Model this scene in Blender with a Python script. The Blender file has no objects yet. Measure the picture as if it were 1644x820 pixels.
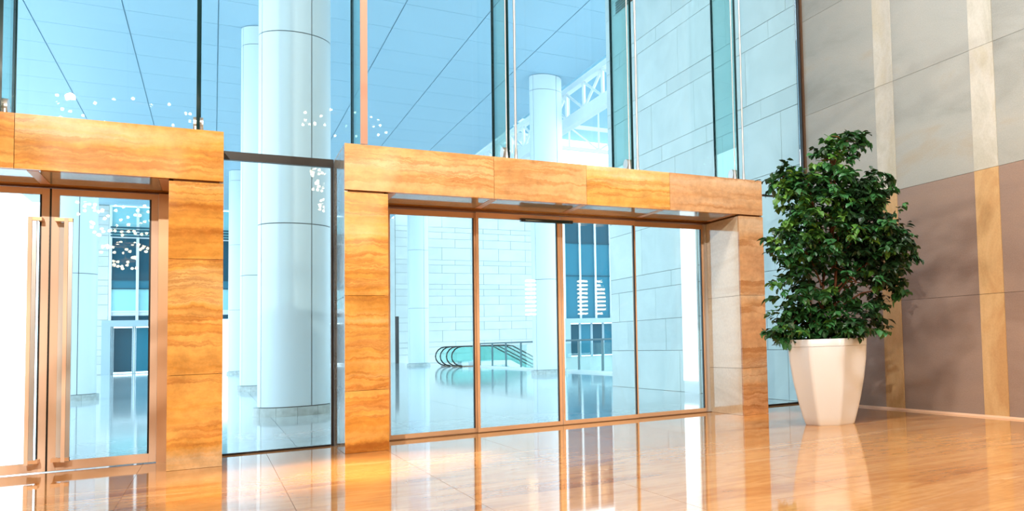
import bpy, bmesh, math, random
from mathutils import Vector, Matrix, Euler
random.seed(7)
PI = math.pi
scene = bpy.context.scene
COL = scene.collection

# ------------------------------------------------------------------ camera
cam_d = bpy.data.cameras.new('camera')
cam = bpy.data.objects.new('camera', cam_d)
COL.objects.link(cam)
r_ = Vector((0.8165461, -0.5763378, -0.0329721))
d_ = Vector((0.0055342, 0.0649288, -0.9978746))
f_ = Vector((0.5772537, 0.8146281, 0.0562069))
m3 = Matrix((r_, -d_, -f_)).transposed()
cam.matrix_world = Matrix.Translation((0, 0, 1.6)) @ m3.to_4x4()
cam_d.sensor_fit = 'HORIZONTAL'
cam_d.sensor_width = 36.0
cam_d.lens = 1354.02 * 36.0 / 1644.0
cam_d.shift_x = -(1300.18 - 822.0) / 1644.0
cam_d.shift_y = (459.09 - 410.0) / 1644.0
cam_d.clip_end = 600
scene.camera = cam

# ------------------------------------------------------------------ sky, sun, large lights, exposure
world = bpy.data.worlds.new('world')
scene.world = world
world.use_nodes = True
bg = world.node_tree.nodes['Background']
bg.inputs['Color'].default_value = (0.74, 0.90, 1.0, 1)
bg.inputs['Strength'].default_value = 4.5

def lamp(kind, name, loc, energy, color, **kw):
    d = bpy.data.lights.new(name, kind)
    d.energy = energy
    d.color = color
    aim = kw.pop('aim', None)
    for k, v in kw.items():
        setattr(d, k, v)
    o = bpy.data.objects.new(name, d)
    o.location = loc
    if aim is not None:
        o.rotation_euler = (Vector(aim) - Vector(loc)).to_track_quat('-Z', 'Y').to_euler()
    COL.objects.link(o)
    return o

WARM = (1.0, 0.68, 0.28)
# unseen area lamps added as lobby fill, pointing down and toward the entrance
lamp('AREA', 'ceiling_fill', (0.5, 8.0, 13.2), 1000, (1.0, 0.84, 0.64), size=3.0, aim=(1.0, 13.0, 1.0))
lamp('AREA', 'ceiling_fill', (6.5, 8.0, 13.2), 1300, (0.97, 0.98, 1.0), size=3.0, aim=(7.5, 13.0, 2.0))
lamp('SPOT', 'fill_spot', (-3.9, -4.0, 10.2), 9000, (1.0, 0.90, 0.78), aim=(3.5, 14.7, 2.2), spot_size=math.radians(75), spot_blend=0.6, shadow_soft_size=0.12)  # added fill spot, unseen; brightens doors, portals and planter
# narrow downlights whose pools lie on the floor at the portal feet
for (x, y, tx, ty, e, a) in ((0.6, 11.0, 0.8, 12.6, 10500, 17), (2.3, 11.4, 2.0, 12.9, 11500, 15),
                             (8.3, 13.2, 8.9, 14.2, 4500, 11), (-2.2, 11.0, -1.6, 13.6, 1800, 16),
                             (5.6, 12.0, 5.8, 14.6, 1500, 16)):
    lamp('SPOT', 'downlight', (x, y, 13.2), e, WARM, aim=(tx, ty, 0.0), spot_size=math.radians(a), spot_blend=0.9, shadow_soft_size=0.12)

vs = scene.view_settings
scene.display_settings.display_device = 'sRGB'
vs.view_transform = 'Standard'
vs.look = 'None'
vs.gamma = 1.0
vs.use_curve_mapping = False
vs.exposure = 0.0
cy = scene.cycles
cy.max_bounces = 10
cy.diffuse_bounces = 4
cy.glossy_bounces = 5
cy.transparent_max_bounces = 32
cy.caustics_reflective = False
cy.caustics_refractive = False
cy.sample_clamp_indirect = 4.0
cy.use_denoising = True

# ------------------------------------------------------------------ helpers
def bx(bm, x0, x1, y0, y1, z0, z1, mi=0):
    v = [bm.verts.new(p) for p in ((x0, y0, z0), (x1, y0, z0), (x1, y1, z0), (x0, y1, z0),
                                   (x0, y0, z1), (x1, y0, z1), (x1, y1, z1), (x0, y1, z1))]
    fs = []
    for idx in ((0, 3, 2, 1), (4, 5, 6, 7), (0, 1, 5, 4), (1, 2, 6, 5), (2, 3, 7, 6), (3, 0, 4, 7)):
        f = bm.faces.new([v[i] for i in idx])
        f.material_index = mi
        fs.append(f)
    return fs      # bottom, top, -y, +x, +y, -x

def tube(bm, p0, p1, r0, r1=None, n=10, cap=True):
    r1 = r0 if r1 is None else r1
    p0, p1 = Vector(p0), Vector(p1)
    q = (p1 - p0).to_track_quat('Z', 'Y')
    rings = []
    for p, r in ((p0, r0), (p1, r1)):
        rings.append([bm.verts.new(p + q @ Vector((r * math.cos(2 * PI * i / n), r * math.sin(2 * PI * i / n), 0))) for i in range(n)])
    for i in range(n):
        f = bm.faces.new((rings[0][i], rings[0][(i + 1) % n], rings[1][(i + 1) % n], rings[1][i]))
        f.smooth = True
    if cap:
        bm.faces.new(rings[0][::-1])
        bm.faces.new(rings[1])

def sweep(bm, pts, rad, n=8, cap=True):
    pts = [Vector(p) for p in pts]
    rings = []
    for i, p in enumerate(pts):
        a = pts[max(0, i - 1)]
        b = pts[min(len(pts) - 1, i + 1)]
        q = (b - a).to_track_quat('Z', 'Y')
        r = rad(i / (len(pts) - 1)) if callable(rad) else rad
        rings.append([bm.verts.new(p + q @ Vector((r * math.cos(2 * PI * k / n), r * math.sin(2 * PI * k / n), 0))) for k in range(n)])
    for a, b in zip(rings, rings[1:]):
        for k in range(n):
            f = bm.faces.new((a[k], a[(k + 1) % n], b[(k + 1) % n], b[k]))
            f.smooth = True
    if cap:
        bm.faces.new(rings[0][::-1])
        bm.faces.new(rings[-1])

def lathe(bm, prof, n=24, c=(0, 0, 0)):
    rings = []
    for r, z in prof:
        rings.append([bm.verts.new((c[0] + r * math.cos(2 * PI * i / n), c[1] + r * math.sin(2 * PI * i / n), c[2] + z)) for i in range(n)])
    for a, b in zip(rings, rings[1:]):
        for i in range(n):
            f = bm.faces.new((a[i], a[(i + 1) % n], b[(i + 1) % n], b[i]))
            f.smooth = True
    bm.faces.new(rings[0][::-1])
    bm.faces.new(rings[-1])

def link(name, data, parent=None):
    o = bpy.data.objects.new(name, data)
    COL.objects.link(o)
    if parent is not None:
        o.parent = parent
    return o

def obj(name, bm, mats, parent=None, loc=None):
    me = bpy.data.meshes.new(name)
    bmesh.ops.recalc_face_normals(bm, faces=bm.faces[:])
    bm.to_mesh(me)
    bm.free()
    me.set_sharp_from_angle(angle=math.radians(50))
    for m in (mats if isinstance(mats, (list, tuple)) else [mats]):
        me.materials.append(m)
    o = link(name, me, parent)
    if loc is not None:
        o.location = loc
    return o

def box(name, x0, x1, y0, y1, z0, z1, m, parent=None):
    """one box; its origin is its own centre"""
    c = ((x0 + x1) / 2, (y0 + y1) / 2, (z0 + z1) / 2)
    bm = bmesh.new()
    bx(bm, x0 - c[0], x1 - c[0], y0 - c[1], y1 - c[1], z0 - c[2], z1 - c[2])
    o = obj(name, bm, m, parent)
    pl = Vector(c)
    if parent is not None:
        pl = pl - parent.location
    o.location = pl
    return o

_unit = {}
def slab(name, x0, x1, y0, y1, z0, z1, m, parent=None):
    """a piece of cladding or paving; equal sizes share one mesh"""
    key = (round(x1 - x0, 4), round(y1 - y0, 4), round(z1 - z0, 4), m.name)
    c = Vector(((x0 + x1) / 2, (y0 + y1) / 2, (z0 + z1) / 2))
    if key not in _unit:
        bm = bmesh.new()
        hx, hy, hz = key[0] / 2, key[1] / 2, key[2] / 2
        bx(bm, -hx, hx, -hy, hy, -hz, hz)
        bmesh.ops.recalc_face_normals(bm, faces=bm.faces[:])
        me = bpy.data.meshes.new(name)
        bm.to_mesh(me)
        bm.free()
        me.materials.append(m)
        _unit[key] = me
    o = link(name, _unit[key], parent)
    o.location = c - (parent.location if parent is not None else Vector((0, 0, 0)))
    return o

def tag(o, label, cat, group=None, kind=None):
    o['label'] = label
    o['category'] = cat
    if group:
        o['group'] = group
    if kind:
        o['kind'] = kind
    return o

def thing(name, loc, label, cat, group=None, kind=None):
    o = link(name, None)
    o.location = loc
    o.empty_display_size = 0.2
    return tag(o, label, cat, group, kind)

# ------------------------------------------------------------------ materials
def new_mat(name):
    m = bpy.data.materials.new(name)
    m.use_nodes = True
    nt = m.node_tree
    return m, nt, nt.nodes['Principled BSDF']

def plain(name, col, rough=0.5, metal=0.0, emit=0.0, noise=0.0, ior=1.5):
    m, nt, b = new_mat(name)
    b.inputs['Base Color'].default_value = (*col, 1)
    b.inputs['Roughness'].default_value = rough
    b.inputs['Metallic'].default_value = metal
    b.inputs['IOR'].default_value = ior
    if emit:
        b.inputs['Emission Color'].default_value = (*col, 1)
        b.inputs['Emission Strength'].default_value = emit
    if noise:
        g = nt.nodes.new('ShaderNodeNewGeometry')
        n = nt.nodes.new('ShaderNodeTexNoise')
        n.inputs['Scale'].default_value = 6.0
        n.inputs['Detail'].default_value = 4
        nt.links.new(g.outputs['Position'], n.inputs['Vector'])
        r = nt.nodes.new('ShaderNodeValToRGB')
        r.color_ramp.elements[0].position = 0.3
        r.color_ramp.elements[1].position = 0.7
        r.color_ramp.elements[0].color = (*[c * (1 - noise) for c in col], 1)
        r.color_ramp.elements[1].color = (*[min(1, c * (1 + noise)) for c in col], 1)
        nt.links.new(n.outputs['Fac'], r.inputs['Fac'])
        nt.links.new(r.outputs['Color'], b.inputs['Base Color'])
    return m

def ramp(nt, stops):
    r = nt.nodes.new('ShaderNodeValToRGB')
    e = r.color_ramp.elements
    while len(e) < len(stops):
        e.new(0.5)
    for k, (p, c) in enumerate(stops):
        e[k].position = p
        e[k].color = (*c, 1)
    return r

def stone(name, stops, scale=(1, 1, 1), noise_scale=1.0, distort=1.5, rough=0.12, grain=0.08, grain_scale=30, tint=0.0, rot=(0, 0, 0), ior=1.5, bump=0.0, vein=None, shift=37.0):
    """stone whose bands follow the position in the room; every slab is offset by its own random number"""
    m, nt, b = new_mat(name)
    L = nt.links.new
    g = nt.nodes.new('ShaderNodeNewGeometry')
    oi = nt.nodes.new('ShaderNodeObjectInfo')
    mul = nt.nodes.new('ShaderNodeVectorMath'); mul.operation = 'SCALE'
    comb = nt.nodes.new('ShaderNodeCombineXYZ')
    L(oi.outputs['Random'], comb.inputs[0]); L(oi.outputs['Random'], comb.inputs[1]); L(oi.outputs['Random'], comb.inputs[2])
    L(comb.outputs[0], mul.inputs[0]); mul.inputs['Scale'].default_value = shift
    mp = nt.nodes.new('ShaderNodeMapping')
    mp.inputs['Scale'].default_value = scale
    mp.inputs['Rotation'].default_value = rot
    L(g.outputs['Position'], mp.inputs['Vector'])
    add = nt.nodes.new('ShaderNodeVectorMath'); add.operation = 'ADD'
    L(mp.outputs[0], add.inputs[0]); L(mul.outputs[0], add.inputs[1])
    n = nt.nodes.new('ShaderNodeTexNoise')
    n.inputs['Scale'].default_value = noise_scale
    n.inputs['Detail'].default_value = 8
    n.inputs['Roughness'].default_value = 0.58
    n.inputs['Distortion'].default_value = distort
    L(add.outputs[0], n.inputs['Vector'])
    r = ramp(nt, [(0.5 + (p - 0.5) * 0.62, c) for p, c in stops])
    L(n.outputs['Fac'], r.inputs['Fac'])
    col = r.outputs['Color']
    n2 = nt.nodes.new('ShaderNodeTexNoise')
    n2.inputs['Scale'].default_value = grain_scale
    n2.inputs['Detail'].default_value = 5
    L(g.outputs['Position'], n2.inputs['Vector'])
    mr = nt.nodes.new('ShaderNodeMapRange')
    mr.inputs['From Min'].default_value = 0.3; mr.inputs['From Max'].default_value = 0.7
    mr.inputs['To Min'].default_value = 1 - grain; mr.inputs['To Max'].default_value = 1 + grain
    L(n2.outputs['Fac'], mr.inputs['Value'])
    hsv = nt.nodes.new('ShaderNodeHueSaturation')
    L(col, hsv.inputs['Color'])
    val = mr.outputs[0]
    if tint:
        m2 = nt.nodes.new('ShaderNodeMapRange')
        m2.inputs['To Min'].default_value = 1 - tint; m2.inputs['To Max'].default_value = 1 + tint
        L(oi.outputs['Random'], m2.inputs['Value'])
        mm = nt.nodes.new('ShaderNodeMath'); mm.operation = 'MULTIPLY'
        L(val, mm.inputs[0]); L(m2.outputs[0], mm.inputs[1])
        val = mm.outputs[0]
    L(val, hsv.inputs['Value'])
    col = hsv.outputs['Color']
    if vein:
        nv = nt.nodes.new('ShaderNodeTexNoise')
        nv.inputs['Scale'].default_value = vein[0]; nv.inputs['Detail'].default_value = 5; nv.inputs['Distortion'].default_value = 0.8
        L(add.outputs[0], nv.inputs['Vector'])
        rv = ramp(nt, [(0.485, (0, 0, 0)), (0.5, (1, 1, 1)), (0.515, (0, 0, 0))])
        L(nv.outputs['Fac'], rv.inputs['Fac'])
        mx = nt.nodes.new('ShaderNodeMix'); mx.data_type = 'RGBA'
        mx.inputs[7].default_value = (*vein[1], 1)
        sc = nt.nodes.new('ShaderNodeMath'); sc.operation = 'MULTIPLY'; sc.inputs[1].default_value = vein[2]
        L(rv.outputs['Color'], sc.inputs[0]); L(sc.outputs[0], mx.inputs[0])
        L(col, mx.inputs[6])
        col = mx.outputs[2]
    L(col, b.inputs['Base Color'])
    b.inputs['Roughness'].default_value = rough
    b.inputs['IOR'].default_value = ior
    if bump:
        bp = nt.nodes.new('ShaderNodeBump'); bp.inputs['Strength'].default_value = bump; bp.inputs['Distance'].default_value = 0.02
        L(n2.outputs['Fac'], bp.inputs['Height']); L(bp.outputs[0], b.inputs['Normal'])
    return m

def glass(name, tint=(0.895, 0.968, 0.982), refl=1.0):
    m = bpy.data.materials.new(name)
    m.use_nodes = True
    nt = m.node_tree
    nt.nodes.clear()
    L = nt.links.new
    out = nt.nodes.new('ShaderNodeOutputMaterial')
    tr = nt.nodes.new('ShaderNodeBsdfTransparent'); tr.inputs['Color'].default_value = (*tint, 1)
    gl = nt.nodes.new('ShaderNodeBsdfGlossy'); gl.inputs['Roughness'].default_value = 0.0
    fr = nt.nodes.new('ShaderNodeFresnel'); fr.inputs['IOR'].default_value = 1.45
    mu = nt.nodes.new('ShaderNodeMath'); mu.operation = 'MULTIPLY'; mu.inputs[1].default_value = refl
    mx = nt.nodes.new('ShaderNodeMixShader')
    L(fr.outputs[0], mu.inputs[0]); L(mu.outputs[0], mx.inputs[0])
    L(tr.outputs[0], mx.inputs[1]); L(gl.outputs[0], mx.inputs[2]); L(mx.outputs[0], out.inputs[0])
    return m

M = {}
O1 = [(0.12, (0.42, 0.15, 0.025)), (0.30, (0.68, 0.33, 0.065)), (0.44, (0.77, 0.43, 0.12)), (0.50, (0.58, 0.25, 0.06)), (0.56, (0.73, 0.38, 0.085)), (0.70, (0.80, 0.51, 0.20)), (0.86, (0.82, 0.64, 0.40))]
O2 = [(0.12, (0.50, 0.22, 0.07)), (0.30, (0.68, 0.37, 0.15)), (0.46, (0.74, 0.45, 0.21)), (0.52, (0.60, 0.31, 0.12)), (0.60, (0.72, 0.42, 0.18)), (0.86, (0.78, 0.55, 0.31))]
O3 = [(0.12, (0.42, 0.20, 0.09)), (0.30, (0.58, 0.31, 0.15)), (0.46, (0.63, 0.37, 0.19)), (0.52, (0.46, 0.22, 0.09)), (0.60, (0.60, 0.33, 0.15)), (0.86, (0.68, 0.47, 0.29))]
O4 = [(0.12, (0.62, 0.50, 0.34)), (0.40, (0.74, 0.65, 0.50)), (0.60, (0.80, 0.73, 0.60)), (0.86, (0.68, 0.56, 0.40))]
def onyx(name, stops, tint=0.05, zscale=1.7):
    m, nt, b = new_mat(name)
    L = nt.links.new
    g = nt.nodes.new('ShaderNodeNewGeometry')
    oi = nt.nodes.new('ShaderNodeObjectInfo')
    sep = nt.nodes.new('ShaderNodeSeparateXYZ'); L(g.outputs['Position'], sep.inputs[0])
    wob = nt.nodes.new('ShaderNodeTexNoise'); wob.inputs['Scale'].default_value = 2.6; wob.inputs['Detail'].default_value = 8; wob.inputs['Roughness'].default_value = 0.72
    L(g.outputs['Position'], wob.inputs['Vector'])
    def math_(op, a, b_):
        n = nt.nodes.new('ShaderNodeMath'); n.operation = op
        for k, v in enumerate((a, b_)):
            if isinstance(v, (int, float)): n.inputs[k].default_value = v
            else: L(v, n.inputs[k])
        return n.outputs[0]
    zz_ = math_('ADD', math_('MULTIPLY', sep.outputs[2], zscale), math_('MULTIPLY', wob.outputs['Fac'], 0.42))
    zz_ = math_('ADD', zz_, math_('MULTIPLY', oi.outputs['Random'], 53.0))
    cmb = nt.nodes.new('ShaderNodeCombineXYZ')
    L(math_('MULTIPLY', sep.outputs[0], 0.10), cmb.inputs[0]); L(math_('MULTIPLY', sep.outputs[1], 0.10), cmb.inputs[1]); L(zz_, cmb.inputs[2])
    n = nt.nodes.new('ShaderNodeTexNoise'); n.inputs['Scale'].default_value = 1.0; n.inputs['Detail'].default_value = 5; n.inputs['Roughness'].default_value = 0.56
    L(cmb.outputs[0], n.inputs['Vector'])
    r = ramp(nt, [(0.5 + (p - 0.5) * 0.46, c) for p, c in stops])
    L(n.outputs['Fac'], r.inputs['Fac'])
    # thin dark seams
    n3 = nt.nodes.new('ShaderNodeTexNoise'); n3.inputs['Scale'].default_value = 1.1; n3.inputs['Detail'].default_value = 7; n3.inputs['Roughness'].default_value = 0.7
    L(cmb.outputs[0], n3.inputs['Vector'])
    rs_ = ramp(nt, [(0.40, (0, 0, 0)), (0.425, (1, 1, 1)), (0.45, (0, 0, 0))])
    L(n3.outputs['Fac'], rs_.inputs['Fac'])
    # cloudy mottling and pits
    mo = nt.nodes.new('ShaderNodeTexNoise'); mo.inputs['Scale'].default_value = 5.0; mo.inputs['Detail'].default_value = 9; mo.inputs['Roughness'].default_value = 0.75
    L(g.outputs['Position'], mo.inputs['Vector'])
    mr = nt.nodes.new('ShaderNodeMapRange'); mr.inputs['From Min'].default_value = 0.3; mr.inputs['From Max'].default_value = 0.7
    mr.inputs['To Min'].default_value = 0.76; mr.inputs['To Max'].default_value = 1.20
    L(mo.outputs['Fac'], mr.inputs['Value'])
    m2 = nt.nodes.new('ShaderNodeMapRange'); m2.inputs['To Min'].default_value = 1 - tint; m2.inputs['To Max'].default_value = 1 + tint
    L(oi.outputs['Random'], m2.inputs['Value'])
    hsv = nt.nodes.new('ShaderNodeHueSaturation')
    L(r.outputs['Color'], hsv.inputs['Color']); L(math_('MULTIPLY', mr.outputs[0], m2.outputs[0]), hsv.inputs['Value'])
    mx = nt.nodes.new('ShaderNodeMix'); mx.data_type = 'RGBA'
    L(math_('MULTIPLY', math_('MULTIPLY', rs_.outputs['Color'], mo.outputs['Fac']), 1.0), mx.inputs[0]); L(hsv.outputs['Color'], mx.inputs[6])
    mx.inputs[7].default_value = (0.36, 0.13, 0.04, 1)
    L(mx.outputs[2], b.inputs['Base Color'])
    b.inputs['Roughness'].default_value = 0.10
    return m
M['onyx'] = onyx('onyx_amber', O1)
M['onyx_peach'] = onyx('onyx_peach', O2)
M['onyx_rose'] = onyx('onyx_rose', O3)
M['onyx_daylit'] = stone('onyx_daylit', O4, tint=0.04, scale=(0.4, 0.4, 2.2), noise_scale=0.7, distort=0.8, rough=0.08, grain=0.06, grain_scale=22)  # same portal stone; daylight on the reveals put into a paler colour
M['onyx_core'] = plain('onyx_core', (0.22, 0.10, 0.03), 0.7)
M['side_stone'] = stone('polished_grey_stone', [(0.3, (0.42, 0.44, 0.42)), (0.7, (0.55, 0.56, 0.53))], noise_scale=0.8, rough=0.05, ior=1.8)
M['floor'] = stone('polished_honey_marble', [(0.14, (0.33, 0.125, 0.035)), (0.34, (0.52, 0.245, 0.085)), (0.50, (0.63, 0.345, 0.14)), (0.60, (0.55, 0.27, 0.10)), (0.82, (0.70, 0.46, 0.24))],
                   scale=(0.55, 2.6, 1), rot=(0, 0, math.radians(-24)), noise_scale=0.42, distort=0.9, rough=0.045, grain=0.05, grain_scale=9, tint=0.03, ior=1.65, shift=0.25, vein=(0.5, (0.34, 0.13, 0.05), 0.22))
M['grout'] = plain('grout', (0.22, 0.13, 0.07), 0.6)
M['wall_grey'] = stone('sandstone_grey', [(0.15, (0.28, 0.305, 0.295)), (0.42, (0.37, 0.405, 0.40)), (0.62, (0.40, 0.43, 0.42)), (0.90, (0.40, 0.355, 0.27))],
                       scale=(1, 0.35, 1.1), rot=(math.radians(-12), 0, 0), noise_scale=0.8, distort=0.6, rough=0.5, grain=0.07, grain_scale=45, tint=0.03, bump=0.15)
M['wall_brown_warmlit'] = stone('sandstone_brown_warmlit', [(0.15, (0.23, 0.165, 0.14)), (0.5, (0.30, 0.23, 0.20)), (0.85, (0.35, 0.26, 0.21))],
                        scale=(1, 0.35, 1.1), rot=(math.radians(-12), 0, 0), noise_scale=0.8, distort=0.6, rough=0.5, grain=0.08, grain_scale=45, tint=0.03, bump=0.15)  # browner partly by its own stone, partly warm light put into the colour
M['stripe'] = stone('onyx_pale_stripe', [(0.3, (0.50, 0.52, 0.47)), (0.55, (0.60, 0.62, 0.585)), (0.8, (0.55, 0.545, 0.46))], scale=(1, 1, 0.5), noise_scale=0.9, rough=0.15, grain=0.05)
M['stripe_warm'] = stone('onyx_honey_warmlit', [(0.3, (0.52, 0.33, 0.16)), (0.55, (0.60, 0.42, 0.22)), (0.8, (0.66, 0.48, 0.27))], scale=(1, 1, 0.5), noise_scale=0.9, rough=0.15, grain=0.05)  # lower stripe: own honey tone plus warm light put into the colour
M['joint_dark'] = plain('joint_dark', (0.10, 0.085, 0.07), 0.8)
M['lime'] = stone('limestone', [(0.3, (0.63, 0.69, 0.675)), (0.7, (0.70, 0.755, 0.74))], noise_scale=0.5, rough=0.45, grain=0.025, grain_scale=60, tint=0.035)
M['lime_joint'] = plain('limestone_joint', (0.16, 0.18, 0.18), 0.8)
M['far_stone'] = stone('far_limestone', [(0.3, (0.62, 0.635, 0.61)), (0.7, (0.68, 0.69, 0.665))], noise_scale=0.3, rough=0.5, grain=0.02, tint=0.04)
M['far_joint'] = plain('far_stone_joint', (0.38, 0.42, 0.41), 0.8)
M['paving'] = stone('polished_grey_paving', [(0.3, (0.50, 0.53, 0.53)), (0.7, (0.60, 0.63, 0.63))], noise_scale=0.5, rough=0.07, grain=0.03, tint=0.03, ior=1.6)
M['column'] = plain('column_cladding', (0.72, 0.785, 0.83), 0.42)
M['column_joint'] = plain('column_joint', (0.13, 0.15, 0.16), 0.7)
M['column_base'] = plain('column_base_stone', (0.50, 0.53, 0.52), 0.5, noise=0.18)
M['ceil_panel'] = plain('ceiling_panel', (0.42, 0.63, 0.76), 0.45)
M['ceil_joint'] = plain('ceiling_joint', (0.30, 0.46, 0.55), 0.8)
M['glass'] = glass('clear_glass')
M['door_glass'] = glass('door_glass', (0.89, 0.972, 0.985))
M['fin_glass'] = glass('fin_glass', (0.76, 0.92, 0.90), 0.3)
M['fin_edge'] = plain('fin_glass_edge', (0.004, 0.03, 0.035), 0.1)
M['far_glass'] = plain('tinted_far_glass', (0.035, 0.20, 0.28), 0.06, ior=1.25)
M['far_glass_dark'] = plain('dark_far_glass', (0.018, 0.09, 0.13), 0.06, ior=1.25)
M['far_glass_light'] = plain('pale_far_glass', (0.33, 0.66, 0.70), 0.1)
M['rail_glass'] = glass('rail_glass', (0.86, 0.96, 0.95), 0.15)
M['copper'] = plain('copper_anodised', (0.86, 0.54, 0.32), 0.36, 0.35)
M['copper_lt'] = plain('copper_pale', (0.95, 0.72, 0.56), 0.40, 0.1)
M['bronze'] = plain('bronze_dark', (0.20, 0.10, 0.05), 0.35, 0.7)
M['steel'] = plain('brushed_steel', (0.66, 0.67, 0.67), 0.30, 0.6)
M['black'] = plain('black_metal', (0.012, 0.010, 0.010), 0.35)
M['white_metal'] = plain('white_painted_steel', (0.85, 0.87, 0.88), 0.4)
M['grey_frame'] = plain('blue_grey_frame', (0.40, 0.50, 0.55), 0.4)
M['roof_blue'] = plain('atrium_roof', (0.22, 0.42, 0.53), 0.6)
M['white_wall'] = plain('white_plaster', (0.92, 0.93, 0.93), 0.6)
M['dull_wall'] = plain('lobby_plaster', (0.45, 0.36, 0.27), 0.8)
M['lobby_ceiling'] = plain('lobby_ceiling_paint', (0.62, 0.52, 0.40), 0.8)
M['pot'] = plain('white_glazed_fibre', (0.76, 0.82, 0.90), 0.30)
M['soil'] = plain('potting_soil', (0.045, 0.03, 0.02), 0.95, noise=0.4)
M['bark'] = plain('bark', (0.20, 0.085, 0.045), 0.8, noise=0.3)
M['bulb'] = plain('warm_bulb', (1.0, 0.80, 0.54), 0.4, emit=26.0)
M['bulb_disc'] = plain('warm_lit_disc', (1.0, 0.78, 0.50), 0.4, emit=24.0)
M['glow_white'] = plain('glowing_white', (1.0, 1.0, 1.0), 0.3, emit=1.3)  # glow added for the bright white wall strip
M['post_dark'] = plain('dark_teal_steel', (0.10, 0.17, 0.19), 0.4)
M['copper_pink'] = plain('copper_rose', (0.52, 0.30, 0.22), 0.4, 0.2)
M['brass'] = plain('brass', (0.60, 0.40, 0.18), 0.25, 0.9)
M['dark_slot'] = plain('dark_recess', (0.02, 0.018, 0.015), 0.8)

def leaf_mat(name, a, b_):
    m, nt, b = new_mat(name)
    oi = nt.nodes.new('ShaderNodeNewGeometry')
    n = nt.nodes.new('ShaderNodeTexNoise'); n.inputs['Scale'].default_value = 3.0; n.inputs['Detail'].default_value = 4
    nt.links.new(oi.outputs['Position'], n.inputs['Vector'])
    r = ramp(nt, [(0.33, a), (0.68, b_)])
    nt.links.new(n.outputs['Fac'], r.inputs['Fac'])
    nt.links.new(r.outputs['Color'], b.inputs['Base Color'])
    b.inputs['Roughness'].default_value = 0.38
    return m
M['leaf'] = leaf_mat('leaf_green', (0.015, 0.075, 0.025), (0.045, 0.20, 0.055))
M['leaf2'] = leaf_mat('leaf_lit', (0.04, 0.16, 0.03), (0.14, 0.32, 0.05))
M['leaf3'] = leaf_mat('leaf_shaded', (0.008, 0.03, 0.012), (0.02, 0.07, 0.02))

G = 0.005          # half a joint
YF, YG = 14.72, 16.19      # front of the stone portals, line of the glass
ZT, ZS = 4.80, 4.07        # top and soffit of the portals
XW = 11.40                 # side wall, inside and outside

# ------------------------------------------------------------------ floor
floor = box('floor', -10.0, XW, -6.0, YG, -0.25, -0.012, M['grout'])
tag(floor, 'polished honey marble lobby floor with warm reflections', 'floor', kind='structure')
PX, PY = 1.53, 1.53
xs = [XW - PX * k for k in range(14)]
ys = [YG - PY * k for k in range(8)]
for x1 in xs:
    for y1 in ys:
        slab('floor_slab', x1 - PX + 0.002, x1 - 0.002, y1 - PY + 0.002, y1 - 0.002, -0.03, 0.0, M['floor'], floor)
o = box('floor_slab_field', -10.0, XW, -6.0, YG - PY * 8 - 0.004, -0.03, 0.0, M['floor'], floor)

# lobby shell behind and beside the camera
tag(box('wall_left', -10.3, -10.0, -6.0, YG, 0, 13.5, M['dull_wall']), 'beige plaster lobby wall opposite the sandstone wall', 'wall', kind='structure')
tag(box('wall_back', -10.0, XW, -6.3, -6.0, 0, 13.5, M['dull_wall']), 'beige plaster lobby wall facing the entrance', 'wall', kind='structure')
tag(box('ceiling', -10.0, XW, -6.0, YG - 0.05, 13.5, 13.8, M['lobby_ceiling']), 'warm painted lobby ceiling above the entrance glazing', 'ceiling', kind='structure')

# sandstone wall on the right with two pale onyx stripes
wr = box('wall_right', XW + 0.03, XW + 0.6, -6.0, YG, 0, 13.5, M['joint_dark'])
tag(wr, 'grey and brown sandstone slab wall with pale vertical onyx stripes', 'wall', kind='structure')
zz = [0.0, 2.21, 4.47, 6.73, 8.99, 11.25, 13.5]
stripes = [(12.90, 13.47), (10.16, 10.74), (7.42, 8.01), (4.70, 5.28)]
edges = [YG]
for a, b in stripes:
    edges += [b, a]
edges += [2.0]
for i in range(6):
    z0, z1 = zz[i], zz[i + 1]
    for k in range(len(edges) - 1):
        y1, y0 = edges[k], edges[k + 1]
        st = (k % 2 == 1)
        mm = (M['stripe'] if i >= 2 else M['stripe_warm']) if st else (M['wall_grey'] if i >= 2 else M['wall_brown_warmlit'])
        pr = 0.012 if st else 0.0
        slab('wall_slab', XW - pr, XW + 0.04, y0 + 0.003, y1 - 0.003, z0 + 0.003, z1 - 0.003, mm, wr)
slab('wall_slab', XW, XW + 0.04, -6.0, 1.99, 0.0, 13.5, M['wall_grey'], wr)
bs = box('baseboard_right', XW - 0.03, XW - 0.013, 2.0, YG - 0.06, 0.0, 0.035, M['copper_lt'])
tag(bs, 'thin pale metal skirting strip at the foot of the sandstone wall', 'skirting', kind='structure')
jb = box('trim_1', XW - 0.07, XW - 0.015, YG - 0.10, YG + 0.06, 0.0, 13.5, M['black'])
tag(jb, 'tall black jamb where the glazing meets the sandstone wall', 'trim', kind='structure')
box('copper_edge', XW - 0.04, XW - 0.013, YG - 0.16, YG - 0.101, 0.0, 13.5, M['bronze'], jb)

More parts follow.
